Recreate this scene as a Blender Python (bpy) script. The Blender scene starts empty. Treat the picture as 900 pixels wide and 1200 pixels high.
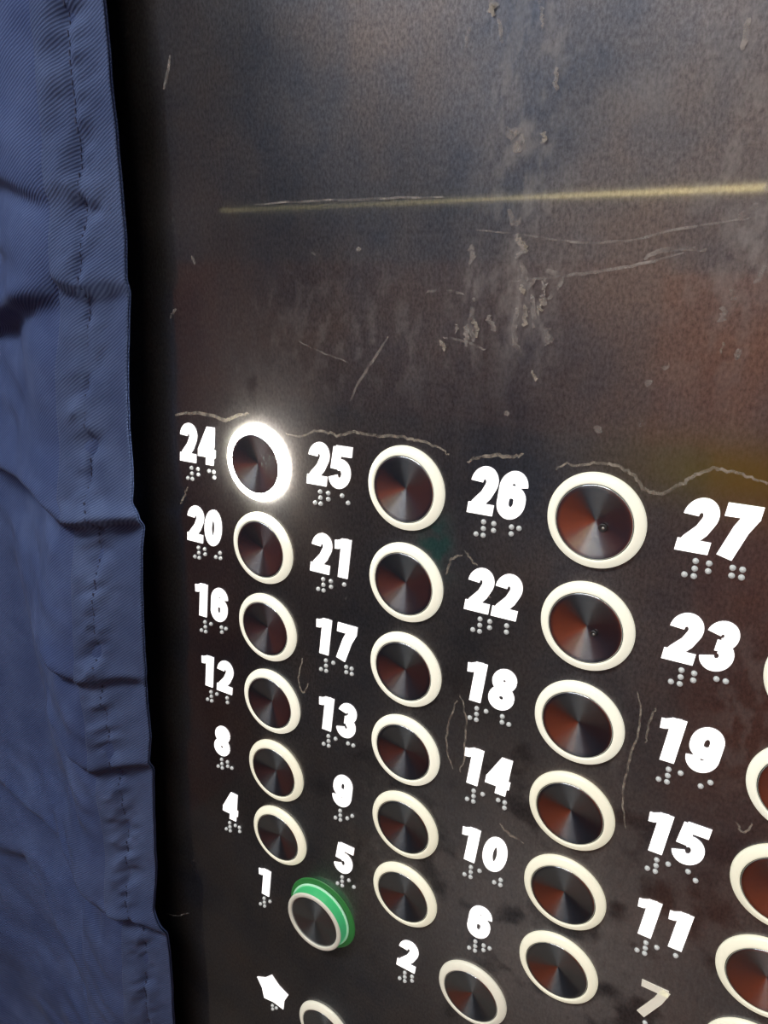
import bpy, math
import numpy as np
from mathutils import Matrix, Vector

sc = bpy.context.scene
COL = sc.collection
R = 0.018            # outer radius of a button ring, metres
Z0 = 1.45            # height of the topmost row of buttons
PI = math.pi

def W(x, y, z=0.0):
    """panel units (x right, y up, z out of the panel) -> world metres"""
    return (x * R, -z * R, Z0 + y * R)

# ------------------------------------------------------------------ camera
CC = (12.946, 5.1145, 14.691)
r_ = (0.84951237, -0.00591349, -0.52753555)
d_ = (0.16245877, -0.94841422, 0.27224549)
f_ = (-0.50193215, -0.31697869, -0.80472892)
def wv(v): return Vector((v[0], -v[2], v[1]))
cam = bpy.data.cameras.new('camera')
camo = bpy.data.objects.new('camera', cam)
COL.objects.link(camo)
X = wv(r_); Yv = -wv(d_); Zv = -wv(f_)
M = Matrix((X, Yv, Zv)).transposed().to_4x4()
M.translation = Vector(W(*CC))
camo.matrix_world = M
cam.sensor_fit = 'HORIZONTAL'
cam.sensor_width = 36
cam.lens = 36 * 913.07 / 900
cam.clip_start = 0.005
sc.camera = camo

# ------------------------------------------------------------------ world, lights, exposure
wd = bpy.data.worlds.new('world'); sc.world = wd
wd.use_nodes = True
wd.node_tree.nodes['Background'].inputs[0].default_value = (0.5, 0.55, 0.65, 1)
wd.node_tree.nodes['Background'].inputs[1].default_value = 0.05
sc.view_settings.view_transform = 'Standard'
sc.view_settings.look = 'None'
sc.view_settings.gamma = 1
sc.view_settings.use_curve_mapping = False
sc.view_settings.exposure = 0.0

def area(name, loc, target, sx, sy, power, color):
    l = bpy.data.lights.new(name, 'AREA'); l.shape = 'RECTANGLE'; l.size = sx; l.size_y = sy
    l.energy = power; l.color = color
    o = bpy.data.objects.new(name, l); COL.objects.link(o)
    o.location = loc
    o.rotation_euler = (Vector(target) - Vector(loc)).to_track_quat('-Z', 'Y').to_euler()
    return o
# the two ceiling lamps of the cabin
area('ceiling_lamp_light', (0.05, -0.70, 2.27), (0.10, -1.30, 0.7), 0.55, 0.30, 14, (1.0, 0.97, 0.92))
area('ceiling_lamp_light', (-0.50, -0.80, 2.27), (-0.50, -0.80, 0), 0.40, 0.40, 3.4, (0.85, 0.93, 1.0))

# ------------------------------------------------------------------ node helpers
class NT:
    def __init__(s, name):
        s.m = bpy.data.materials.new(name); s.m.use_nodes = True
        s.t = s.m.node_tree; s.b = s.t.nodes['Principled BSDF']; s.out = s.t.nodes['Material Output']
    def n(s, typ, **k):
        x = s.t.nodes.new(typ)
        for a, v in k.items():
            if a.startswith('i_'):
                x.inputs[a[2:].replace('_', ' ')].default_value = v
            else: setattr(x, a, v)
        return x
    def l(s, a, b): s.t.links.new(a, b)
    def set(s, **k):
        for a, v in k.items(): s.b.inputs[a.replace('_', ' ')].default_value = v
        return s
    def coord(s, scale=(1, 1, 1), rot=(0, 0, 0), out='Object'):
        c = s.n('ShaderNodeTexCoord'); m = s.n('ShaderNodeMapping')
        m.inputs['Scale'].default_value = scale; m.inputs['Rotation'].default_value = rot
        s.l(c.outputs[out], m.inputs['Vector']); return m.outputs[0]
    def noise(s, vec, scale, detail=4, rough=0.55):
        x = s.n('ShaderNodeTexNoise'); x.inputs['Scale'].default_value = scale
        x.inputs['Detail'].default_value = detail; x.inputs['Roughness'].default_value = rough
        if vec: s.l(vec, x.inputs['Vector'])
        return x.outputs['Fac']
    def ramp(s, fac, stops):
        x = s.n('ShaderNodeValToRGB'); e = x.color_ramp.elements
        while len(e) < len(stops): e.new(0.5)
        for k, (p, c) in enumerate(stops):
            e[k].position = p; e[k].color = (*c, 1) if len(c) == 3 else c
        s.l(fac, x.inputs[0]); return x.outputs[0]
    def math(s, op, a, b, clamp=False):
        x = s.n('ShaderNodeMath', operation=op, use_clamp=clamp)
        for k, v in enumerate((a, b)):
            if isinstance(v, (int, float)): x.inputs[k].default_value = v
            else: s.l(v, x.inputs[k])
        return x.outputs[0]
    def bump(s, h, strength, dist):
        x = s.n('ShaderNodeBump'); x.inputs['Strength'].default_value = strength
        x.inputs['Distance'].default_value = dist
        s.l(h, x.inputs['Height']); return x.outputs[0]
def plain(name, col, rough=0.5, metal=0.0, emit=None, es=0.0):
    m = NT(name).set(Base_Color=(*col, 1), Roughness=rough, Metallic=metal)
    v = m.coord(); 
    rr = m.math('ADD', m.math('MULTIPLY', m.noise(v, 60, 3), 0.16), max(0.0, rough - 0.08))
    m.l(rr, m.b.inputs['Roughness'])
    if emit: m.set(Emission_Color=(*emit, 1), Emission_Strength=es)
    return m.m

# ------------------------------------------------------------------ object helpers
def link(name, me, mat=None, parent=None, smooth=False):
    o = bpy.data.objects.new(name, me); COL.objects.link(o)
    if mat is not None and not me.materials: me.materials.append(mat)
    if smooth: me.shade_smooth()
    if parent: o.parent = parent
    return o
def mesh(name, v, f):
    me = bpy.data.meshes.new(name); me.from_pydata([tuple(p) for p in v], [], [tuple(q) for q in f]); me.update()
    return me
def tag(o, label=None, cat=None, group=None, kind=None):
    for k, v in (('label', label), ('category', cat), ('group', group), ('kind', kind)):
        if v: o[k] = v
    return o
def box(x0, x1, y0, y1, z0, z1):
    v = [(x, y, z) for x in (x0, x1) for y in (y0, y1) for z in (z0, z1)]
    f = [(0, 1, 3, 2), (4, 6, 7, 5), (0, 4, 5, 1), (2, 3, 7, 6), (0, 2, 6, 4), (1, 5, 7, 3)]
    return v, f
def boxes(name, bs):
    V = []; F = []
    for b in bs:
        v, f = box(*b); n = len(V); V += v; F += [tuple(i + n for i in q) for q in f]
    return mesh(name, V, F)
def lathe(name, prof, seg=96, cap=True):
    V = []; F = []
    for (r, z) in prof:
        for k in range(seg):
            a = 2 * PI * k / seg; V.append((r * math.cos(a), r * math.sin(a), z))
    for i in range(len(prof) - 1):
        for k in range(seg):
            k2 = (k + 1) % seg
            F.append((i * seg + k, i * seg + k2, (i + 1) * seg + k2, (i + 1) * seg + k))
    if cap:
        V.append((0, 0, prof[-1][1])); n = len(V) - 1; i = len(prof) - 1
        for k in range(seg): F.append((i * seg + k, i * seg + (k + 1) % seg, n))
    me = mesh(name, V, F)
    return me
FRONT = (PI / 2, 0, 0)       # local z points out of the panel, local y up

# ================================================================== the cabin
def wall_mat(name, stops, rough, metal=0.0, scale=(1, 1, 1), ns=3):
    m = NT(name); v = m.coord(scale)
    m.l(m.ramp(m.noise(v, ns, 5), stops), m.b.inputs['Base Color'])
    m.set(Roughness=rough, Metallic=metal); return m.m
steel_grey = wall_mat('grey_wall_laminate', [(0.3, (0.085, 0.118, 0.175)), (0.7, (0.115, 0.155, 0.225))], 0.5)
wood = wall_mat('red_brown_wood_panel', [(0.3, (0.24, 0.075, 0.065)), (0.7, (0.32, 0.11, 0.09))], 0.45, 0, (1, 1, 8), 2)
blue_low = wall_mat('dark_blue_reflection_panel', [(0.3, (0.03, 0.05, 0.08)), (0.7, (0.05, 0.08, 0.12))], 0.5)
orange_tint = wall_mat('orange_red_reflection_panel', [(0.3, (0.60, 0.13, 0.05)), (0.7, (0.78, 0.20, 0.08))], 0.45, 0, (1, 1, 8), 2)
floor_m = wall_mat('dark_floor_vinyl', [(0.35, (0.10, 0.09, 0.08)), (0.65, (0.16, 0.15, 0.13))], 0.6, 0, (1, 1, 1), 12)
ceil_m = wall_mat('ceiling_paint', [(0.3, (0.5, 0.52, 0.55)), (0.7, (0.55, 0.57, 0.6))], 0.6)
dark_steel = wall_mat('dark_front_wall_steel', [(0.3, (0.05, 0.05, 0.055)), (0.7, (0.08, 0.08, 0.085))], 0.4, 0.6)
XL, XR, YB, ZC = -1.25, 0.48, -1.30, 2.30
def struct(name, bs, mat):
    return tag(link(name, boxes(name, bs), mat), kind='structure')
struct('floor', [(XL - .05, XR + .05, YB - .05, .06, -.05, 0)], floor_m)
struct('ceiling', [(XL - .05, XR + .05, YB - .05, .06, ZC, ZC + .05)], ceil_m)
struct('wall_front', [(XL - .05, XR + .05, .006, .06, 0, ZC)], dark_steel)
struct('wall_rear', [(XL - .05, XR + .05, YB - .05, YB, 0, ZC)], steel_grey)
struct('wall_left', [(XL - .05, XL, YB, .006, 0, ZC)], steel_grey)
struct('wall_right', [(XR, XR + .05, YB, .006, 0, ZC)], steel_grey)
# wood wainscot on the walls opposite the panel, up to eye height, plus added reflection panels
struct('trim_1', [(-.12, XR, YB, YB + .015, 1.18, 1.50), (.0, XR, YB, YB + .015, 0, 1.18)], orange_tint)  # orange boards added to put a red wedge in the caps
struct('trim_5', [(XR - .015, XR, YB + .015, -.35, 0, 1.50)], orange_tint)  # added to redden the caps of the rightmost column
struct('trim_3', [(XL, -.12, YB, YB + .015, 1.18, 1.52)], wood)
struct('trim_4', [(XL, .0, YB, YB + .015, 0, 1.18)], blue_low)  # dark blue board added to darken one side of the caps
struct('trim_2', [(XL, XL + .015, YB + .015, -.30, 0, 1.52)], wood)

# ================================================================== the control panel
plane_pts = lambda L: np.array(L, float)
PX0, PX1, PZ0, PZ1 = -9.0, 17.0, -37.0, 15.0          # panel extent in R units
step = 0.065
nx = int((PX1 - PX0) / step) + 1; ny = int((PZ1 - PZ0) / step / 1.0) + 1
gx = np.linspace(PX0, PX1, nx)
# denser rows in the upper part, sparser far below the frame
gy = np.concatenate([np.linspace(PZ0, -24.0, 60, endpoint=False), np.linspace(-24.0, PZ1, int(39 / step))])
ny = len(gy)
GX, GY = np.meshgrid(gx, gy)
rng = np.random.default_rng(7)
def vnoise(x, y, seed):
    """value noise on arrays"""
    r = np.random.default_rng(seed).random((256, 256))
    xi = np.floor(x).astype(int); yi = np.floor(y).astype(int)
    fx = x - xi; fy = y - yi; fx = fx * fx * (3 - 2 * fx); fy = fy * fy * (3 - 2 * fy)
    g = lambda a, b: r[a % 256, b % 256]
    return (g(xi, yi) * (1 - fx) + g(xi + 1, yi) * fx) * (1 - fy) + (g(xi, yi + 1) * (1 - fx) + g(xi + 1, yi + 1) * fx) * fy
def fbm(x, y, seed, o=4):
    s = 0; a = 1; t = 0
    for k in range(o): s = s + a * vnoise(x * 2 ** k, y * 2 ** k, seed + k); t += a; a *= 0.55
    return s / t
dust_haze = 0.03 + 0.09 * fbm(GX * 0.5, GY * 0.5, 3) + 0.05 * np.clip((GX - 2) / 8, 0, 1)
def blob(cx, cy, rx, ry, amp, seed=1, fx=3.0, fy=1.2, thr=0.45, ang=0.0):
    global dust_haze
    c, s = math.cos(ang), math.sin(ang)
    dx = GX - cx; dy = GY - cy; u = (dx * c + dy * s) / rx; v = (-dx * s + dy * c) / ry
    g = np.exp(-(u * u + v * v) * 1.2)
    n = np.clip((fbm(GX * fx, GY * fy, seed, 4) - thr) / (1 - thr) * 4, 0, 1) ** 1.3
    dust_haze = dust_haze + amp * g * n
blob(6.9, 5.3, 1.0, 2.6, 0.95, 11, 5, 2.2, .50)         # scuffed strip down the middle of the plate
blob(6.9, 8.2, 0.9, 2.2, 0.95, 12, 5, 2.2, .52)
blob(6.75, 4.3, 0.25, 1.0, 0.95, 13, 8, 2, .40)
blob(5.9, 3.9, 0.25, 1.2, 0.95, 14, 8, 2, .40)
blob(7.4, 3.8, 0.2, 0.9, 0.95, 15, 8, 2, .40)
blob(6.85, 7.05, 0.22, 0.28, 1.2, 16, 9, 9, .30)       # bare chip
blob(10.6, 6.2, 1.0, 3.4, 0.76, 17, 4, 2, .50)
blob(10.9, 5.0, 0.4, 1.2, 0.95, 18, 6, 3, .45)
blob(9.0, 7.6, 0.6, 0.45, 0.66, 19, 2, 2, .2)
blob(3.5, 3.4, 3.0, 1.6, 0.42, 20, 6, 3, .48)
blob(-1.0, 1.6, 1.2, 3.0, 0.10, 21, 1, 1, .2)
blob(8.6, -11.0, 5.0, 5.0, 0.95, 22, 1.2, 1.2, .25)     # greyer film low on the right
blob(11.9, -3.2, 0.7, 2.6, 0.35, 23, 6, 3, .50)
blob(4.6, -5.6, 0.4, 2.4, 0.30, 24, 8, 3, .45)
blob(9.6, -4.8, 0.35, 2.2, 0.30, 25, 8, 3, .45)
blob(0.6, .9, 1.6, 2.6, 0.55, 27, 2.0, 1.0, .05)  # painted haze: paler coat here and below spreads the lit ring's glow
blob(0, 0, 1.9, 1.5, 0.6, 28, 2.0, 1.0, .0)
blob(3.4, -10.5, 1.6, 3.0, 0.22, 26, 7, 7, .55)
sp = rng.random(GX.shape); sp = (sp > 0.9992)
dust_haze = np.where(sp, dust_haze + 0.5 * rng.random(GX.shape), dust_haze)
dust_haze = np.clip(dust_haze * .68, 0, 1)
tint = np.exp(-(((GX - 5.15) / .45) ** 2 + ((GY + 1.25) / .9) ** 2)) * np.clip(fbm(GX * 2, GY * 2, 41) * 2.4 - .7, 0, 1)
olive_reflection = np.exp(-(((GX - 11.5) / 1.9) ** 2 + ((GY - 1.25) / .65) ** 2))  # greenish reflection painted into the plate's base colour
V = np.zeros((nx * ny + 4, 3), np.float32)
V[:nx * ny, 0] = GX.ravel() * R; V[:nx * ny, 2] = Z0 + GY.ravel() * R
bz = 0.006
V[nx * ny:] = [(PX0 * R, bz, Z0 + PZ0 * R), (PX1 * R, bz, Z0 + PZ0 * R), (PX1 * R, bz, Z0 + PZ1 * R), (PX0 * R, bz, Z0 + PZ1 * R)]
ii = (np.arange(ny - 1)[:, None] * nx + np.arange(nx - 1)[None, :]).ravel()
Q = np.stack([ii, ii + 1, ii + nx + 1, ii + nx], 1)
me = bpy.data.meshes.new('faceplate')
nq = len(Q); b0 = nx * ny
# the four sides as n-gons
bot = list(range(0, nx)); top = list(range((ny - 1) * nx, ny * nx)); lef = list(range(0, ny * nx, nx)); rig = list(range(nx - 1, ny * nx, nx))
ng = [[b0] + [b0 + 1] + bot[::-1], [b0 + 2, b0 + 3] + top, [b0 + 3, b0] + lef, [b0 + 1, b0 + 2] + rig[::-1]]
loops = np.concatenate([Q.ravel()] + [np.array(g) for g in ng]).astype(np.int32)
starts = np.concatenate([np.arange(nq) * 4, nq * 4 + np.cumsum([0] + [len(g) for g in ng[:-1]])]).astype(np.int32)
me.vertices.add(len(V)); me.vertices.foreach_set('co', V.ravel())
me.loops.add(len(loops)); me.loops.foreach_set('vertex_index', loops)
me.polygons.add(nq + 4); me.polygons.foreach_set('loop_start', starts)
me.update(calc_edges=True)
def attr(nm, a):
    at = me.attributes.new(nm, 'FLOAT', 'POINT')
    z = np.zeros(len(V), np.float32); z[:nx * ny] = a.ravel(); at.data.foreach_set('value', z)
attr('dust_haze', dust_haze); attr('smear', np.clip(tint * 2.2, 0, 1)); attr('olive_reflection', olive_reflection)

pm = NT('worn_dark_steel')
pm.set(Base_Color=(0.17, 0.165, 0.165, 1), Metallic=1.0, Roughness=0.30, Coat_Weight=1.0, Coat_Roughness=0.045, Anisotropic=0.7, Anisotropic_Rotation=0.25)
tgp = pm.n('ShaderNodeTangent', direction_type='RADIAL', axis='Z'); pm.l(tgp.outputs[0], pm.b.inputs['Tangent'])
at = lambda nm: (lambda n: n.outputs['Fac'])(pm.n('ShaderNodeAttribute', attribute_name=nm))
v1 = pm.coord((260, 260, 9)); v2 = pm.coord((1, 1, 1))
grain = pm.noise(v1, 1.0, 4)
sm = pm.noise(pm.coord((5, 5, 5)), 3, 5)
pm.l(pm.math('ADD', pm.math('MULTIPLY', grain, 0.06), pm.math('ADD', pm.math('MULTIPLY', sm, 0.26), 0.18)), pm.b.inputs['Roughness'])
pm.l(pm.bump(grain, 0.03, 0.0004), pm.b.inputs['Normal'])
grit = pm.ramp(pm.noise(pm.coord((1, 1, .6)), 900, 3, .7), [(0.30, (.55, .55, .55)), (0.72, (1.35, 1.35, 1.35))])
mot = pm.ramp(pm.noise(pm.coord((1, 1, 1)), 14, 6, .62), [(0.34, (0.085, 0.10, 0.135)), (0.5, (0.155, 0.145, 0.155)), (0.66, (0.205, 0.165, 0.15))])
gm = pm.n('ShaderNodeMix', data_type='RGBA', blend_type='MULTIPLY'); gm.inputs[0].default_value = 1.0
pm.l(mot, gm.inputs[6]); pm.l(grit, gm.inputs[7])
mixc = pm.n('ShaderNodeMix', data_type='RGBA'); mixc.inputs[6].default_value = (0.17, 0.165, 0.165, 1); mixc.inputs[7].default_value = (0.20, 0.19, 0.03, 1)
pm.l(gm.outputs[2], mixc.inputs[6])
pm.l(pm.math('MULTIPLY', at('olive_reflection'), 0.9), mixc.inputs[0]); pm.l(mixc.outputs[2], pm.b.inputs['Base Color'])
df = pm.n('ShaderNodeBsdfDiffuse'); df.inputs['Color'].default_value = (0.42, 0.38, 0.33, 1)
tc = pm.n('ShaderNodeMix', data_type='RGBA'); tc.inputs[6].default_value = (0.40, 0.38, 0.36, 1); tc.inputs[7].default_value = (0.02, 0.22, 0.17, 1)
pm.l(at('smear'), tc.inputs[0]); pm.l(tc.outputs[2], df.inputs['Color'])
ms = pm.n('ShaderNodeMixShader')
dn = pm.noise(pm.coord((60, 60, 20)), 10, 5, 0.7)
fac = pm.math('MULTIPLY', pm.math('ADD', at('dust_haze'), pm.math('MULTIPLY', at('smear'), 0.35)), pm.math('ADD', pm.math('MULTIPLY', dn, .7), 0.05), True)
pm.l(fac, ms.inputs[0]); pm.l(pm.b.outputs[0], ms.inputs[1]); pm.l(df.outputs[0], ms.inputs[2])
pm.l(ms.outputs[0], pm.out.inputs['Surface'])

panel = bpy.data.objects.new('control_panel', None); COL.objects.link(panel)
panel.location = W((PX0 + PX1) / 2, PZ0)
tag(panel, 'dark worn steel lift control panel with white floor numbers and braille', 'control panel')
def put(o, parent):
    """parent without moving"""
    o.parent = parent; o.matrix_parent_inverse = Matrix.Translation(-Vector(parent.location))
    return o
fp = put(link('faceplate', me, pm.m), panel)

# ---- numbers -------------------------------------------------------------------
def strip(pts, w, taper=None):
    """flat ribbon along pts, butt ends"""
    P = np.array(pts, float); n = len(P); V = []; F = []
    for i in range(n):
        a = P[max(0, i - 1)]; b = P[min(n - 1, i + 1)]; t = (b - a); L = np.hypot(*t); t = t / (L or 1)
        nrm = np.array([-t[1], t[0]]); ww = (w if taper is None else w * taper(i / (n - 1))) / 2
        V += [P[i] + nrm * ww, P[i] - nrm * ww]
    for i in range(n - 1): F.append((2 * i, 2 * i + 1, 2 * i + 3, 2 * i + 2))
    return V, F
def arc(cx, cy, rx, ry, a0, a1, n=18):
    return [(cx + rx * math.cos(math.radians(a0 + (a1 - a0) * k / n)), cy + ry * math.sin(math.radians(a0 + (a1 - a0) * k / n))) for k in range(n + 1)]
T = 0.235
G = {
 '0': [(arc(.30, .5, .185, .385, 0, 360, 40), T)],
 '1': [([(.35, 0), (.35, 1)], .26), ([(.02, .82), (.12, .83), (.24, .885), (.40, .90)], .20)],
 '2': [([(.02, .66)] + [] + arc(.29, .70, .17, .19, 185, -20, 20)[0:0] + [], T)] ,
 '3': [(arc(.29, .715, .16, .175, 170, -75, 20), T), (arc(.29, .30, .175, .19, 80, -170, 22), T), ([(.22, .515), (.34, .515)], .20)],
 '4': [([(.40, .95), (.12, .36)], .22), ([(.0, .305), (.62, .305)], .19), ([(.43, 0), (.43, 1)], .24)],
 '5': [([(.11, .885), (.58, .885)], .22), ([(.16, .97), (.13, .45)], .22), (arc(.28, .34, .19, .225, 128, -165, 24), T)],
 '6': [(arc(.30, .66, .185, .225, 5, 180, 16) + arc(.30, .34, .185, .225, 180, 360, 16)[1:] + arc(.30, .40, .185, .17, 0, 150, 14)[1:], T)],
 '7': [([(.02, .885), (.62, .885)], .22), ([(.49, .84), (.36, .55), (.22, 0)], .26)],
 '8': [(arc(.30, .725, .165, .165, 0, 360, 30), T), (arc(.30, .29, .185, .18, 0, 360, 30), T)],
}
G['2'] = [(arc(.30, .69, .175, .20, 180, -25, 20) + [(.38, .42), (.20, .20), (.14, .08)], T + .01), ([(.0, .105), (.60, .105)], .21)]
G['9'] = [([(0.6 - x, 1 - y) for x, y in G['6'][0][0]], T)]
WHITE = plain('backlit_white_number', (0.9, 0.9, 0.88), 0.5, 0, (1.0, 0.985, 0.96), 1.15)
CREAM = plain('cream_number_sticker', (0.8, 0.78, 0.68), 0.5, 0, (0.85, 0.82, 0.66), 0.33)  # faint glow added to the sticker colour
BRAIL = plain('pale_braille_pin', (0.55, 0.58, 0.57), 0.35, 0, (0.8, 0.84, 0.82), 0.20)  # slight glow added to brighten the pins
def glyph_mesh(name, parts, th=0.02):
    """ribbons -> thin raised slab; in R units"""
    V = []; F = []
    for v, f in parts:
        n = len(V); m = len(v)
        V += [(p[0], p[1], th) for p in v] + [(p[0], p[1], 0.001) for p in v]
        F += [tuple(i + n for i in q) for q in f]
        for k in range(m // 2 - 1):
            a, b, c, d = 2 * k, 2 * k + 1, 2 * k + 2, 2 * k + 3
            F.append((n + a, n + c, n + c + m, n + a + m)); F.append((n + d, n + b, n + b + m, n + d + m))
        F.append((n, n + m, n + m + 1, n + 1)); F.append((n + m - 2, n + m - 1, n + 2 * m - 1, n + 2 * m - 2))
    me = mesh(name, [(x * R, y * R, z * R) for x, y, z in V], F)
    return me
H = 1.05; SL = 0.15; PITCH = 0.665
def digits(txt, bold=1.12, sl=SL, h=H):
    parts = []; n = len(txt); wtot = PITCH * n - 0.06
    for k, ch in enumerate(txt):
        for pts, w in G[ch]:
            v, f = strip(pts, w * bold)
            v = [((p[0] - 0.3) + (k - (n - 1) / 2) * PITCH + (p[1] - .5) * sl, (p[1] - .5) * h) for p in v]
            parts.append((v, f))
    return parts
DOTS = {'1': (1,), '2': (1, 2), '3': (1, 4), '4': (1, 4, 5), '5': (1, 5), '6': (1, 2, 4), '7': (1, 2, 4, 5), '8': (1, 2, 5), '9': (2, 4), '0': (2, 4, 5), '#': (3, 4, 5, 6), '*': (1, 2, 4)}
def braille(txt, cell=0.41):
    n = len(txt); V = []; F = []
    x0 = -(n - 1) * cell / 2 - .08
    for k, ch in enumerate(txt):
        for d in DOTS[ch]:
            cx = x0 + k * cell + (0.17 if d > 3 else 0); cy = -((d - 1) % 3) * 0.155
            b = len(V); seg = 12; rr = 0.060
            for (q, z) in ((1.0, 0.001), (0.95, 0.02), (0.7, 0.045), (0.35, 0.058)):
                for s in range(seg):
                    a = 2 * PI * s / seg; V.append(((cx + rr * q * math.cos(a)) * R, (cy + rr * q * math.sin(a)) * R, z * R))
            V.append((cx * R, cy * R, .062 * R))
            for i in range(3):
                for s in range(seg): F.append((b + i * seg + s, b + i * seg + (s + 1) % seg, b + (i + 1) * seg + (s + 1) % seg, b + (i + 1) * seg + s))
            for s in range(seg): F.append((b + 3 * seg + s, b + 3 * seg + (s + 1) % seg, b + 4 * seg))
    return mesh('braille', V, F)
DU, DV = 4.381, 2.3294
COLS = [['24', '20', '16', '12', '8', '4'], ['25', '21', '17', '13', '9', '5'], ['26', '22', '18', '14', '10', '6'], ['27', '23', '19', '15', '11', '7']]
OFFX = [-2.10, -2.13, -2.13, -2.13]
def add_label(txt, x, y, me=None, btxt=None, mat=WHITE, label=None):
    o = link('floor_number', me or glyph_mesh('floor_number', digits(txt)), mat)
    o.rotation_euler = FRONT; o.location = W(x, y, 0); put(o, panel)
    o['label'] = label or 'white backlit floor number ' + txt
    if btxt:
        b = link('braille', braille(btxt), BRAIL, o, True); b.location = (0.02 * R, -.70 * R, 0)
        b['label'] = 'pale raised braille dots under ' + ('number ' + txt if txt != '*' else 'the star')
    return o
for c, col in enumerate(COLS):
    for r, txt in enumerate(col):
        x = c * DU + OFFX[c]; y = -r * DV + 0.24
        if txt == '4' or (c == 1 and r > 3): x += 0.12
        if txt == '7':
            parts = []
            for pts, w in (([(.02, .93), (.62, .93)], .19), ([(.56, .99), (.42, .62), (.08, .02)], .20)):
                v, f = strip(pts, w); parts.append(([((p[0] - .3), (p[1] - .5) * 1.02) for p in v], f))
            o = add_label('7', x, y + .02, glyph_mesh('floor_number', parts), '#7', CREAM, 'thin dull cream floor number 7')
        else: add_label(txt, x, y, None, '#' + txt)
add_label('1', -0.73, -13.80, None, '#1')
add_label('2', 4.49, -13.78, None, '#2')
sv = []
for k in range(10):
    a = PI / 2 + k * PI / 5; q = 0.70 if k % 2 == 0 else 0.50
    sv.append((q * math.cos(a), q * math.sin(a)))
n = len(sv); stv = [(x * R, y * R, .02 * R) for x, y in sv] + [(x * R, y * R, .0005 * R) for x, y in sv] + [(0, 0, .02 * R)]
stf = [(k, (k + 1) % n, 2 * n) for k in range(n)] + [(k, k + n, (k + 1) % n + n, (k + 1) % n) for k in range(n)]
sm_ = mesh('star_mark', stv, stf)
so = add_label('*', -0.72, -18.36, sm_, '*', WHITE, 'white star mark')
so.name = 'star_mark'

# ---- thin scratches, a painted gleam and rims of old adhesive film --------------------------------
RES = NT('dried_adhesive'); RES.set(Base_Color=(0.62, 0.56, 0.46, 1), Roughness=0.6)
tn = RES.n('ShaderNodeBsdfTransparent'); mx = RES.n('ShaderNodeMixShader')
nf = RES.ramp(RES.noise(RES.coord(), 260, 3), [(0.30, (0, 0, 0)), (0.66, (1, 1, 1))])
RES.l(RES.math('MULTIPLY', nf, 0.62), mx.inputs[0]); RES.l(tn.outputs[0], mx.inputs[1]); RES.l(RES.b.outputs[0], mx.inputs[2]); RES.l(mx.outputs[0], RES.out.inputs[0])
FNT = NT('faint_scratch_gleam'); FNT.set(Base_Color=(0.5, 0.46, 0.42, 1), Roughness=0.5)
tn = FNT.n('ShaderNodeBsdfTransparent'); mx = FNT.n('ShaderNodeMixShader')
nf = FNT.ramp(FNT.noise(FNT.coord(), 200, 3), [(0.35, (0, 0, 0)), (0.7, (1, 1, 1))])
FNT.l(FNT.math('MULTIPLY', nf, 0.62), mx.inputs[0]); FNT.l(tn.outputs[0], mx.inputs[1]); FNT.l(FNT.b.outputs[0], mx.inputs[2]); FNT.l(mx.outputs[0], FNT.out.inputs[0])
#LINES#
RIMS = [([(-2.86, 0.96), (-1.9, 1.11), (-1.09, 1.01), (-0.7, 1.12), (-0.26, 1.25)], 0.1), ([(0.95, 0.88), (1.4, 0.85), (1.92, 1.07), (2.49, 1.02), (2.98, 1.15), (3.57, 1.14), (4.25, 1.18), (4.68, 1.15), (5.11, 1.09), (5.43, 0.94)], 0.07), ([(5.9, 0.85), (6.24, 0.99), (6.63, 1.07), (6.92, 1.06), (7.19, 1.15)], 0.08), ([(7.84, 0.97), (8.28, 1.08), (8.78, 1.18), (9.2, 1.15), (9.45, 0.99), (9.68, 0.78), (9.95, 0.77), (10.24, 0.97), (10.52, 1.19), (10.8, 1.33), (11.08, 1.35), (11.37, 1.3), (11.71, 1.22)], 0.07), ([(-2.95, -1.57), (-2.72, -1.28), (-2.62, -1.02)], 0.06), ([(1.18, -5.24), (1.0, -5.95), (1.15, -6.36), (1.35, -5.98)], 0.05), ([(5.83, -1.37), (5.59, -1.48), (5.47, -1.86)], 0.06), ([(5.91, -1.21), (6.06, -1.38), (6.23, -1.49)], 0.05), ([(5.86, -5.04), (5.65, -5.58), (5.57, -6.34), (5.73, -7.02)], 0.05), ([(5.9, -4.91), (6.06, -5.45), (6.06, -6.4), (5.96, -7.06)], 0.05), ([(9.94, -3.51), (10.05, -4.29), (9.92, -5.18), (9.85, -6.08), (9.99, -6.93)], 0.05), ([(10.31, -3.8), (10.21, -4.14), (10.22, -4.65)], 0.05), ([(7.04, -8.12), (7.38, -8.34), (7.71, -8.39)], 0.07), ([(12.06, -5.79), (12.25, -6.02), (12.37, -5.76)], 0.05)]
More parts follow.
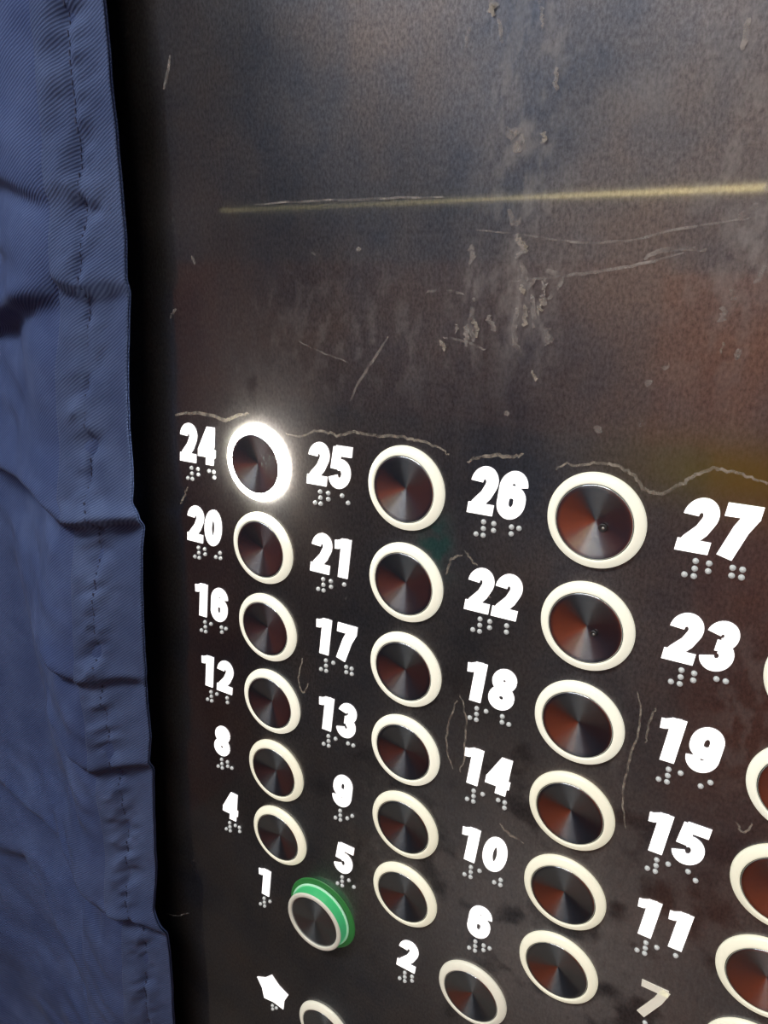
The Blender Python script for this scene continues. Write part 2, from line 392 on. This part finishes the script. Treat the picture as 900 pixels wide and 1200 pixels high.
SCR_GLEAM = [([(2.88, 1.86), (3.12, 2.27), (3.49, 2.78), (3.92, 3.35)], 0.07), ([(1.46, 3.14), (2.07, 2.94), (2.9, 2.74)], 0.04), ([(6.74, 4.55), (7.6, 4.64), (8.4, 4.75), (9.3, 4.9), (9.86, 5.07)], 0.06), ([(9.22, 4.97), (9.5, 5.1), (9.85, 5.14), (10.27, 5.11)], 0.09), ([(7.42, 4.74), (7.76, 4.68)], 0.1), ([(4.86, 4.32), (5.25, 4.36), (5.74, 4.29)], 0.06), ([(5.98, 5.5), (8.36, 5.24), (9.82, 5.45), (10.87, 5.6)], 0.05), ([(-2.23, 8.75), (-2.09, 9.0), (-1.92, 9.42)], 0.09), ([(5.27, 3.42), (5.77, 3.36), (6.25, 3.21)], 0.05), ([(10.68, 5.61), (10.8, 5.7), (10.97, 5.8)], 0.12), ([(-1.75, 5.04), (-1.66, 4.84)], 0.08), ([(-2.69, 3.53), (-2.45, 3.75)], 0.08), ([(9.76, 3.08), (9.83, 3.21)], 0.13), ([(9.47, 2.75), (9.54, 2.85)], 0.12), ([(8.59, 1.84), (8.74, 1.84)], 0.15), ([(9.43, 2.03), (9.51, 2.05)], 0.12), ([(6.72, 2.0), (6.8, 1.94)], 0.1), ([(1.95, 5.12), (2.04, 5.07)], 0.09), ([(3.13, 5.15), (3.24, 5.18)], 0.09), ([(6.47, 7.27), (6.61, 7.14), (6.68, 7.25)], 0.16), ([(6.59, 7.03), (6.73, 6.93), (6.82, 7.04)], 0.22), ([(6.66, 6.88), (6.77, 6.96), (6.85, 7.12)], 0.14), ([(6.68, 7.11), (6.78, 7.24)], 0.1), ([(6.63, 5.86), (6.76, 5.6), (6.89, 5.75)], 0.12), ([(6.77, 5.41), (6.94, 5.17)], 0.12), ([(6.9, 4.94), (7.02, 4.63), (6.96, 4.47)], 0.12), ([(5.95, 4.21), (5.89, 3.71), (5.98, 3.37)], 0.12), ([(6.87, 4.07), (6.87, 3.42), (7.03, 3.22)], 0.12), ([(7.18, 4.32), (7.25, 3.68)], 0.1), ([(5.61, 8.62), (5.72, 9.02)], 0.08), ([(6.37, 8.66), (6.27, 9.08)], 0.08), ([(10.43, 8.05), (10.46, 8.51)], 0.1), ([(0.39, 6.15), (1.85, 6.18), (3.62, 6.15), (5.22, 6.13)], 0.05), ([(6.25, -2.06), (6.57, -2.2)], 0.05), ([(-6.36, -17.88), (-5.22, -17.54), (-4.44, -17.04)], 0.05)]  # the long level line paints the faint end of the strip's reflection
FOLDS = [([(-10.18, 7.36), (-7.87, 6.99), (-6.43, 6.82), (-5.72, 6.56), (-5.02, 6.33)], 0.28, 0.16, 0.12, 0.35), ([(-5.02, 6.33), (-4.45, 6.55), (-3.9, 6.41), (-3.49, 6.24)], 0.12, 0.14, 0.12, 0.3), ([(-11.73, 2.53), (-8.88, 3.22), (-7.18, 3.66), (-6.0, 3.96), (-5.13, 4.09)], 0.4, 0.22, 0.14, 0.5), ([(-5.1, 4.59), (-4.73, 4.25), (-4.24, 4.17), (-3.73, 4.31), (-3.23, 4.28)], 0.25, 0.12, 0.16, 0.3), ([(-12.98, -1.34), (-10.14, -1.45), (-8.39, -1.42), (-7.19, -1.57), (-6.55, -1.89), (-6.07, -2.18)], 0.55, 0.24, 0.16, 0.5), ([(-6.07, -2.21), (-5.38, -2.17), (-4.64, -2.12), (-3.74, -2.01)], 0.45, 0.09, 0.22, 0.25), ([(-9.08, -6.22), (-8.3, -6.71), (-7.28, -6.99), (-6.12, -7.39)], 0.3, 0.16, 0.16, 0.4), ([(-6.13, -7.42), (-5.43, -7.31), (-4.91, -7.21), (-4.31, -7.23)], 0.22, 0.1, 0.15, 0.28), ([(-9.42, -9.75), (-8.58, -10.15), (-7.53, -10.46), (-6.59, -10.75), (-6.3, -10.78)], 0.3, 0.17, 0.15, 0.4), ([(-6.52, -10.86), (-5.65, -10.6), (-4.5, -10.35)], 0.25, 0.1, 0.14, 0.28), ([(-16.12, -14.99), (-13.94, -15.56), (-12.62, -15.81), (-10.79, -15.93), (-9.37, -16.35), (-8.01, -16.74), (-7.12, -16.92)], 0.55, 0.3, 0.18, 0.6), ([(-7.12, -16.92), (-6.32, -16.96), (-5.57, -16.95), (-4.82, -17.39)], 0.4, 0.14, 0.25, 0.35), ([(-10.52, -14.71), (-10.09, -15.5), (-9.58, -16.17)], 0.1, 0.12, 0.14, 0.3), ([(-16.19, -19.37), (-13.59, -18.57), (-12.27, -20.1), (-10.96, -21.61), (-9.58, -22.59), (-8.97, -24.97)], 0.35, 0.35, 0.1, 0.8), ([(-9.09, -17.41), (-9.25, -18.72), (-9.32, -20.66)], 0.18, 0.15, 0.08, 0.35), ([(-10.53, -2.89), (-10.38, -5.92), (-10.75, -9.32), (-10.6, -12.85)], 0.5, 1.0, 0.0, 1.0), ([(-11.64, -22.22), (-10.47, -23.14), (-9.67, -24.49), (-9.87, -27.04)], 0.2, 0.2, 0.1, 0.4), ([(-8.27, 5.51), (-7.55, 5.28), (-6.67, 5.06)], 0.12, 0.2, 0.06, 0.4), ([(-8.12, 6.06), (-7.77, 5.62), (-7.66, 4.83)], 0.15, 0.25, 0.08, 0.4)]
def smooth_line(P, k=6, seed=0, jit=0.02):
    P = np.array(P, float); out = []
    for i in range(len(P) - 1):
        p0 = P[max(i - 1, 0)]; p1 = P[i]; p2 = P[i + 1]; p3 = P[min(i + 2, len(P) - 1)]
        for s in range(k):
            t = s / k
            out.append(.5 * ((2 * p1) + (-p0 + p2) * t + (2 * p0 - 5 * p1 + 4 * p2 - p3) * t * t + (-p0 + 3 * p1 - 3 * p2 + p3) * t ** 3))
    out.append(P[-1]); out = np.array(out)
    return out + np.random.default_rng(seed).normal(0, jit, out.shape)
def line(name, P, w, mat, z=0.006, seed=0, jit=0.02):
    L = smooth_line(P, 6, seed, jit)
    v, f = strip(L, w, lambda t: 0.35 + 0.65 * math.sin(PI * min(max(t, .03), .97)) ** .5)
    o = link(name, mesh(name, [(p[0] * R, p[1] * R, z * R) for p in v], f), mat)
    o.rotation_euler = FRONT; o.location = W(0, 0, 0); put(o, panel)
    return o
for k, (P, w) in enumerate(RIMS): line('adhesive_edge', P, w, RES.m, 0.006 + 0.0005 * k, k)
for k, (P, w) in enumerate(SCR_GLEAM): line('scratch_gleam', P, w, FNT.m, 0.012 + 0.0005 * k, 50 + k, 0.01)

rg = np.random.default_rng(21)
for k in range(34):                      # scuffed cluster of short marks down the plate
    cx, cy, sx, sy = ((6.9, 3.9, .25, .8), (5.95, 4.0, .22, .6), (7.45, 3.9, .2, .6), (6.95, 7.9, .5, 1.3), (10.8, 5.6, .4, 1.6))[k % 5]
    x = cx + rg.normal(0, sx); y = cy + rg.normal(0, sy); L = .12 + .28 * rg.random(); a = rg.normal(PI / 2, .35)
    line('scratch_gleam', [(x, y), (x + L * .5 * math.cos(a) + .03, y + L * .5 * math.sin(a)), (x + L * math.cos(a), y + L * math.sin(a))], .05 + .06 * rg.random(), RES.m if k % 3 == 0 else FNT.m, 0.030 + .0004 * k, 90 + k, .03)

# ================================================================== the buttons
RING = lambda nm, s, c: plain(nm, (0.70, 0.69, 0.58), 0.35, 0, c, s)
ring_lit = RING('fully_lit_ring', 70.0, (1.0, 0.97, 0.86))
ring_on = RING('backlit_ring', 0.60, (1.0, 0.98, 0.80))
ring_low = RING('weakly_backlit_ring', 0.50, (1.0, 0.96, 0.72))
ring_old = RING('dull_ring', 0.36, (0.95, 0.91, 0.74))
cap_m = NT('spun_steel')
cap_m.set(Base_Color=(0.56, 0.60, 0.64, 1), Metallic=1.0, Roughness=0.24, Anisotropic=0.97, Anisotropic_Rotation=0.25)
tg = cap_m.n('ShaderNodeTangent', direction_type='RADIAL', axis='Z'); cap_m.l(tg.outputs[0], cap_m.b.inputs['Tangent'])
cn = cap_m.noise(cap_m.coord((1, 1, 1)), 900, 3)
cap_m.l(cap_m.math('ADD', cap_m.math('MULTIPLY', cn, 0.10), 0.19), cap_m.b.inputs['Roughness'])
cap_m = cap_m.m
groove_m = plain('black_gap', (0.02, 0.02, 0.02), 0.5)
ring_prof = [(.955, .001), (1.0, .001), (.998, .03), (.985, .065), (.955, .098), (.91, .125), (.87, .148), (.83, .160), (.805, .160), (.797, .150), (.795, .12)]
ring_me = lathe('light_ring', [(a * R, b * R) for a, b in ring_prof], 96, False)
gap_me = lathe('gap_seal', [(.795 * R, .11 * R), (.783 * R, .130 * R), (.765 * R, .10 * R)], 72, False)
cap_prof = [(.777, .09), (.777, .138), (.770, .146), (.755, .149)] + [(.755 * (1 - k / 10), .149 - 0.143 * (k / 10)) for k in range(1, 10)] + [(.012, .0075)]
cap_me = lathe('steel_cap', [(a * R, b * R) for a, b in cap_prof], 96, True)
cap_me.materials.append(cap_m); gap_me.materials.append(groove_m)
for m_ in (ring_me, gap_me, cap_me): m_.shade_smooth()
def button(x, y, label, rm, group):
    t = bpy.data.objects.new('lift_button', None); COL.objects.link(t)
    t.location = W(x, y, 0); t.rotation_euler = FRONT
    tag(t, label, 'button', group)
    r = bpy.data.objects.new('light_ring', ring_me); COL.objects.link(r); r.parent = t
    if not ring_me.materials: ring_me.materials.append(ring_on)
    r.material_slots[0].link = 'OBJECT'; r.material_slots[0].material = rm
    for nm, m in (('gap_seal', gap_me), ('steel_cap', cap_me)):
        o = bpy.data.objects.new(nm, m); COL.objects.link(o); o.parent = t
    return t
GR = 'round floor buttons on the lift panel'
B = {}
ROWN = ['topmost', 'second from the top', 'third from the top', 'fourth from the top', 'fifth from the top', 'sixth from the top']
COLN = ['column nearest the cloth', 'second column from the cloth', 'third column from the cloth', 'rightmost column']
for c, col in enumerate(COLS):
    for r, txt in enumerate(col):
        rm = ring_lit if txt == '24' else (ring_on if r < 3 + (c < 2) else ring_low)
        lab = ('steel lift button with brightly glowing white ring, topmost in the column nearest the cloth' if txt == '24' else
               'pale-ringed steel button beside %s, %s in the %s' % (txt, ROWN[r], COLN[c]))
        B[txt] = button(c * DU, -r * DV, lab, rm, GR)
B['2'] = button(6.506, -13.916, 'round steel lift button with dull pale ring, right of number 2', ring_old, GR)
B['*'] = button(1.42, -18.62, 'round steel lift button at bottom edge, right of the white star', ring_old, GR)
# painted glint with a dark ring in the caps of 26 and 22
glint_m = plain('bright_glint', (0.75, 0.75, 0.72), 0.3, 0.8)
glint_dark_m = plain('dark_glint_ring', (0.03, 0.03, 0.03), 0.5)
for key, sc_ in (('26', 1.0), ('22', .8)):
    pr = [(.085, .10), (.085, .128), (.07, .136), (.05, .128), (.03, .120)]
    o = link('glint_ring', lathe('glint_ring', [(a * R * sc_, (b - .030) * R) for a, b in pr], 24, True), glint_dark_m, B[key], True)
    o.location = (.17 * R, -.10 * R, 0)
    o2 = link('nick', lathe('nick', [(.03 * R * sc_, .0), (.03 * R * sc_, .008 * R), (.018 * R * sc_, .018 * R)], 12, True), glint_m, o, True)
    o2.location = (.012 * R, .0, .096 * R)
# button 1: proud of the plate, green collar
green = NT('green_translucent_collar'); green.set(Base_Color=(0.04, 0.42, 0.13, 1), Roughness=0.3, Emission_Color=(0.07, 0.42, 0.19, 1), Emission_Strength=0.45)
mint = plain('mint_highlight', (0.5, 0.8, 0.6), 0.3, 0, (0.35, 0.8, 0.5), 0.30)  # highlight along the collar rim, made as a glowing bead
film = NT('green_light_halo'); film.set(Base_Color=(0.02, 0.16, 0.035, 1), Roughness=0.45, Emission_Color=(0.06, 0.25, 0.07, 1), Emission_Strength=0.22)  # green light spilling on the plate, built as a glowing disc
tb = bpy.data.objects.new('lift_button', None); COL.objects.link(tb)
tb.location = W(1.45, -13.90, 0); tb.rotation_euler = FRONT
tag(tb, 'protruding round lift button with green collar, right of number 1', 'button')
fo = link('light_halo', lathe('light_halo', [(a * R, b * R) for a, b in [(1.19, .001), (1.18, .02), (1.15, .035), (1.0, .04)]], 96, False), film.m, tb, True); fo['label'] = 'dark green halo of light on the plate'
fo.location = (.05 * R, .06 * R, 0)
co = link('collar', lathe('collar', [(a * R, b * R) for a, b in [(1.0, .03), (.995, .10), (.985, .20), (.98, .30), (.975, .36)]], 96, False), green.m, tb, True); co['label'] = 'bright green collar'
mo = link('collar_highlight', lathe('collar_highlight', [(a * R, b * R) for a, b in [(1.035, .03), (1.045, .05), (1.04, .075), (1.02, .09), (.99, .085)]], 96, False), mint, tb, True); mo['label'] = 'pale mint highlight line on the collar rim'
r1 = link('light_ring', lathe('light_ring', [(a * R, b * R) for a, b in [(.975, .34), (.972, .375), (.955, .40), (.92, .412), (.87, .41), (.845, .40), (.84, .36)]], 96, False), RING('dull_glowing_ring', 0.16, (.9, .9, .78)), tb, True)  # dull ring given a weak glow of its own
c1 = link('steel_cap', lathe('steel_cap', [(a * R, b * R) for a, b in [(.84, .36), (.835, .375)] + [(.83 * (1 - k / 10), .378 - .05 * k / 10) for k in range(0, 10)] + [(.01, .328)]], 96, True), cap_m, tb, True)

# ================================================================== the hanging blue cloth
EDGE = np.array([(-3.1, 16), (-3.1, 10.52), (-3.11, 8.81), (-3.14, 6.99), (-3.25, 4.34), (-3.36, 4.05), (-3.62, 1.84), (-3.77, 0.69), (-3.91, -1.45), (-3.72, -1.80), (-3.80, -2.1), (-4.0, -4.4), (-4.22, -7.01), (-4.33, -7.4), (-4.37, -9.3), (-4.47, -9.7), (-4.67, -11.53), (-4.86, -14.02), (-5.04, -16.30), (-4.72, -17.23), (-4.93, -21.81), (-5.2, -37)])
ex = lambda y: np.interp(-y, -EDGE[:, 1], EDGE[:, 0])
ds = np.concatenate([np.linspace(0, 9, 150, endpoint=False), np.linspace(9, 24, 40)])
ys = np.concatenate([np.linspace(24, 12, 40, endpoint=False), np.linspace(12, -33, 640, endpoint=False), np.linspace(-33, -37, 8)])
Dd, Yy = np.meshgrid(ds, ys)
Xx = ex(Yy) - Dd
def seg_sd(P, X, Y):
    """distance to polyline, sign (+ above), and fraction along"""
    best = np.full(X.shape, 1e9); sg = np.zeros(X.shape); fr = np.zeros(X.shape)
    P = np.array(P, float); L = np.hypot(*np.diff(P, axis=0).T); cum = np.concatenate([[0], np.cumsum(L)])
    for i in range(len(P) - 1):
        a, b = P[i], P[i + 1]; d = b - a; l2 = d @ d
        t = ((X - a[0]) * d[0] + (Y - a[1]) * d[1]) / l2; tc = np.clip(t, 0, 1)
        dx = X - a[0] - tc * d[0]; dy = Y - a[1] - tc * d[1]; q = np.hypot(dx, dy)
        cr = (d[0] * (Y - a[1]) - d[1] * (X - a[0])) / math.sqrt(l2)
        m = q < best; best = np.where(m, q, best); sg = np.where(m, np.sign(cr), sg); fr = np.where(m, (cum[i] + tc * L[i]) / cum[-1], fr)
    return best, sg, fr
Zz = 0.76 + 0.95 * np.exp(-((Dd - 2.6) / 2.0) ** 2) * np.clip(Dd / 1.2, 0, 1) - .8 * np.clip((Dd - 2.5) / 5, 0, 1) * np.exp(-((Yy + 9) / 9) ** 2) + 0.55 * (fbm(Xx * .16 + 5, Yy * .16, 61) - .5) * np.clip(Dd / 3, 0, 1) + .22 * (fbm(Xx * .8, Yy * .5, 62) - .5) + .55 * (fbm((Xx * .5 + Yy * .85) * .55, (Xx * .85 - Yy * .5) * .16, 65, 3) - .5) * np.clip(Dd / 2.5, .15, 1)
for P, A, w, Bh, off in FOLDS:
    q, s, t = seg_sd(P, Xx, Yy); sd = q * s
    env = np.sin(PI * np.clip(t, 0, 1)) ** .45
    over = np.exp(-(np.clip(q - np.abs(sd), 0, 9) / .15) ** 2)
    Zz = Zz + env * over * A * 1.25 * np.tanh(sd / (w * .9)) * np.exp(-np.abs(sd) / (off * 2.2))
for _ in range(5):                       # soften the creases a little
    Zp = np.pad(Zz, 1, mode='edge')
    Zz = (Zp[1:-1, 1:-1] * 4 + 2 * (Zp[:-2, 1:-1] + Zp[2:, 1:-1] + Zp[1:-1, :-2] + Zp[1:-1, 2:]) + Zp[:-2, :-2] + Zp[:-2, 2:] + Zp[2:, :-2] + Zp[2:, 2:]) / 16
Zz = .20 + np.log1p(np.exp((Zz - .20) * 9)) / 9      # the cloth rests in front of the plate, never in it
hem_d = np.interp(-Yy, [-12, -4, 0, 6, 12, 30], [1.5, 1.75, 1.95, 1.85, 1.7, 1.7])
st_d = np.interp(-Yy, [-12, -7, -4, 0, 3, 8, 12, 16, 22], [.80, .88, 1.0, 1.1, 1.2, 1.25, .98, .9, .95])
puck = (fbm(Yy * 1.9 + Dd * .7, Dd * 1.5 + 9, 71, 2) - .5) * .42 * np.exp(-((Dd - st_d) / .42) ** 2)
groove = -.07 * np.exp(-((Dd - st_d) / .09) ** 2)
Zh = Zz + (puck + groove) * (Dd < hem_d + .3)
def grid_obj(name, X_, Y_, Z_, mat, parent, thick):
    n0, n1 = X_.shape; N = n0 * n1
    F_ = np.stack([X_.ravel() * R, -Z_.ravel() * R, Z0 + Y_.ravel() * R], 1)
    Bk = F_.copy(); Bk[:, 1] += thick
    V_ = np.concatenate([F_, Bk]).astype(np.float32)
    ii = (np.arange(n0 - 1)[:, None] * n1 + np.arange(n1 - 1)[None, :]).ravel()
    q = np.stack([ii, ii + 1, ii + n1 + 1, ii + n1], 1)          # x runs left, y runs down: faces the room when flipped
    qb = q[:, ::-1] + N
    per = list(range(n1)) + [k * n1 + n1 - 1 for k in range(1, n0)] + [(n0 - 1) * n1 + k for k in range(n1 - 2, -1, -1)] + [k * n1 for k in range(n0 - 2, 0, -1)]
    per = np.array(per); pn = np.roll(per, -1); side = np.stack([pn, per, per + N, pn + N], 1)
    A_ = np.concatenate([q, qb, side]).astype(np.int32)
    m = bpy.data.meshes.new(name); m.vertices.add(2 * N); m.vertices.foreach_set('co', V_.ravel())
    m.loops.add(A_.size); m.loops.foreach_set('vertex_index', A_.ravel())
    m.polygons.add(len(A_)); m.polygons.foreach_set('loop_start', (np.arange(len(A_)) * 4).astype(np.int32)); m.update(calc_edges=True)
    return put(link(name, m, mat, None, True), parent)
cl = NT('blue_twill_cloth')
tv = cl.coord((1, 1, 1), (0, math.radians(38), 0))
wv_ = cl.n('ShaderNodeTexWave', wave_type='BANDS', bands_direction='Z'); wv_.inputs['Scale'].default_value = 260; wv_.inputs['Distortion'].default_value = 0.6; wv_.inputs['Detail'].default_value = 1
cl.l(tv, wv_.inputs['Vector'])
mott = cl.noise(cl.coord((1, 1, 1)), 28, 5, 0.6); fine = cl.noise(cl.coord((1, 1, 1)), 900, 2)
c1_ = cl.ramp(cl.math('ADD', cl.math('MULTIPLY', mott, .62), cl.math('MULTIPLY', wv_.outputs['Fac'], .30)), [(0.30, (0.036, 0.058, 0.155)), (0.70, (0.095, 0.138, 0.285))])
cl.l(c1_, cl.b.inputs['Base Color'])
cl.l(cl.bump(cl.math('ADD', wv_.outputs['Fac'], cl.math('MULTIPLY', fine, .6)), 0.35, 0.0004), cl.b.inputs['Normal'])
cl.set(Roughness=0.85, Specular_IOR_Level=0.15, Sheen_Weight=0.03, Sheen_Roughness=0.4)
cl = cl.m
cloth = bpy.data.objects.new('hanging_cloth', None); COL.objects.link(cloth); cloth.location = W(-15, -37, .8)
tag(cloth, 'wrinkled dark blue twill cloth with stitched hem, hanging left of the button panel', 'cloth')
grid_obj('cloth_sheet', Xx[:, :], Yy, Zz, cl, cloth, .0008)
nh = 44
uu = np.linspace(0, 1, nh)[None, :]; hy = ys[:, None] + 0 * uu
hd = uu * np.interp(-ys, [-12, -4, 0, 6, 12, 30], [1.5, 1.75, 1.95, 1.85, 1.7, 1.7])[:, None]
hem_bulge = .075 + .05 * np.sin(PI * np.clip(uu, 0, 1)) ** .5
rowi = np.arange(len(ys))[:, None]; di = np.interp(hd, ds, np.arange(len(ds)))
i0 = np.clip(di.astype(int), 0, len(ds) - 2); fr_ = di - i0
hz = Zh[rowi, i0] * (1 - fr_) + Zh[rowi, i0 + 1] * fr_ + hem_bulge
hx = ex(hy) - hd + .02
hem_m = cl.copy(); hem_m.name = 'worn_hem_cloth'
for nd in hem_m.node_tree.nodes:
    if nd.type == 'VALTORGB': nd.color_ramp.elements[0].color = (.042, .064, .150, 1); nd.color_ramp.elements[1].color = (.105, .150, .285, 1)
h_ = grid_obj('hem', hx, hy, hz, hem_m, cloth, .0005); h_['label'] = 'greyer folded hem'
# stitches along the hem
SV = []; SF = []
for yk in np.arange(11.5, -32, -0.20):
    sdv = float(np.interp(-yk, [-12, -7, -4, 0, 3, 8, 12, 16, 22], [.80, .88, 1.0, 1.1, 1.2, 1.25, .98, .9, .95]))
    j = int(np.argmin(abs(ys - yk))); hw = hd[j]; i = int(np.argmin(abs(hw - sdv)))
    x = float(ex(np.array(yk))) - sdv; z = float(hz[j, i])
    v, f = box((x - .022) * R, (x + .022) * R, -(z + .018) * R, -(z - .01) * R, Z0 + (yk - .06) * R, Z0 + (yk + .06) * R)
    n = len(SV); SV += v; SF += [tuple(a + n for a in q) for q in f]
put(link('stitching', mesh('stitching', SV, SF), plain('dark_blue_thread', (0.03, 0.04, 0.09), .7)), cloth)

# ================================================================== the cabin's lamps
lamp_m = plain('lamp_diffuser', (0.9, 0.9, 0.9), 0.5, 0, (1, .97, .93), 4.5)
for (x, y, sx, sy, lb) in ((.05, -.70, .55, .30, 'rectangular ceiling lamp nearer the button panel'), (-.50, -.80, .40, .40, 'square ceiling lamp nearer the left wall')):
    o = link('ceiling_lamp', boxes('ceiling_lamp', [(x - sx / 2, x + sx / 2, y - sy / 2, y + sy / 2, ZC - .012, ZC)]), lamp_m)
    tag(o, lb, 'lamp')
# narrow warm slit of light above the wood wainscot, tapered so its reflection fades leftward
xs = [XR - .02, -.05, -.45, -.80, -1.22]; hs = [.013, .009, .0025, .0005, .0003]
v = []; zc = 1.642
for x, h in zip(xs, hs):
    v += [(x, YB, zc - h / 2), (x, YB + .006, zc - h / 2), (x, YB + .006, zc + h / 2), (x, YB, zc + h / 2)]
f = [(0, 1, 2, 3)] + [(4 * k + a, 4 * k + 4 + a, 4 * k + 4 + (a + 1) % 4, 4 * k + (a + 1) % 4) for k in range(4) for a in range(4)] + [(19, 18, 17, 16)]
o = link('light_strip', mesh('light_strip', v, f), plain('warm_strip', (.9, .85, .7), .5, 0, (1.0, .80, .34), 14))
tag(o, 'thin warm light strip along the rear cabin wall', 'lamp')
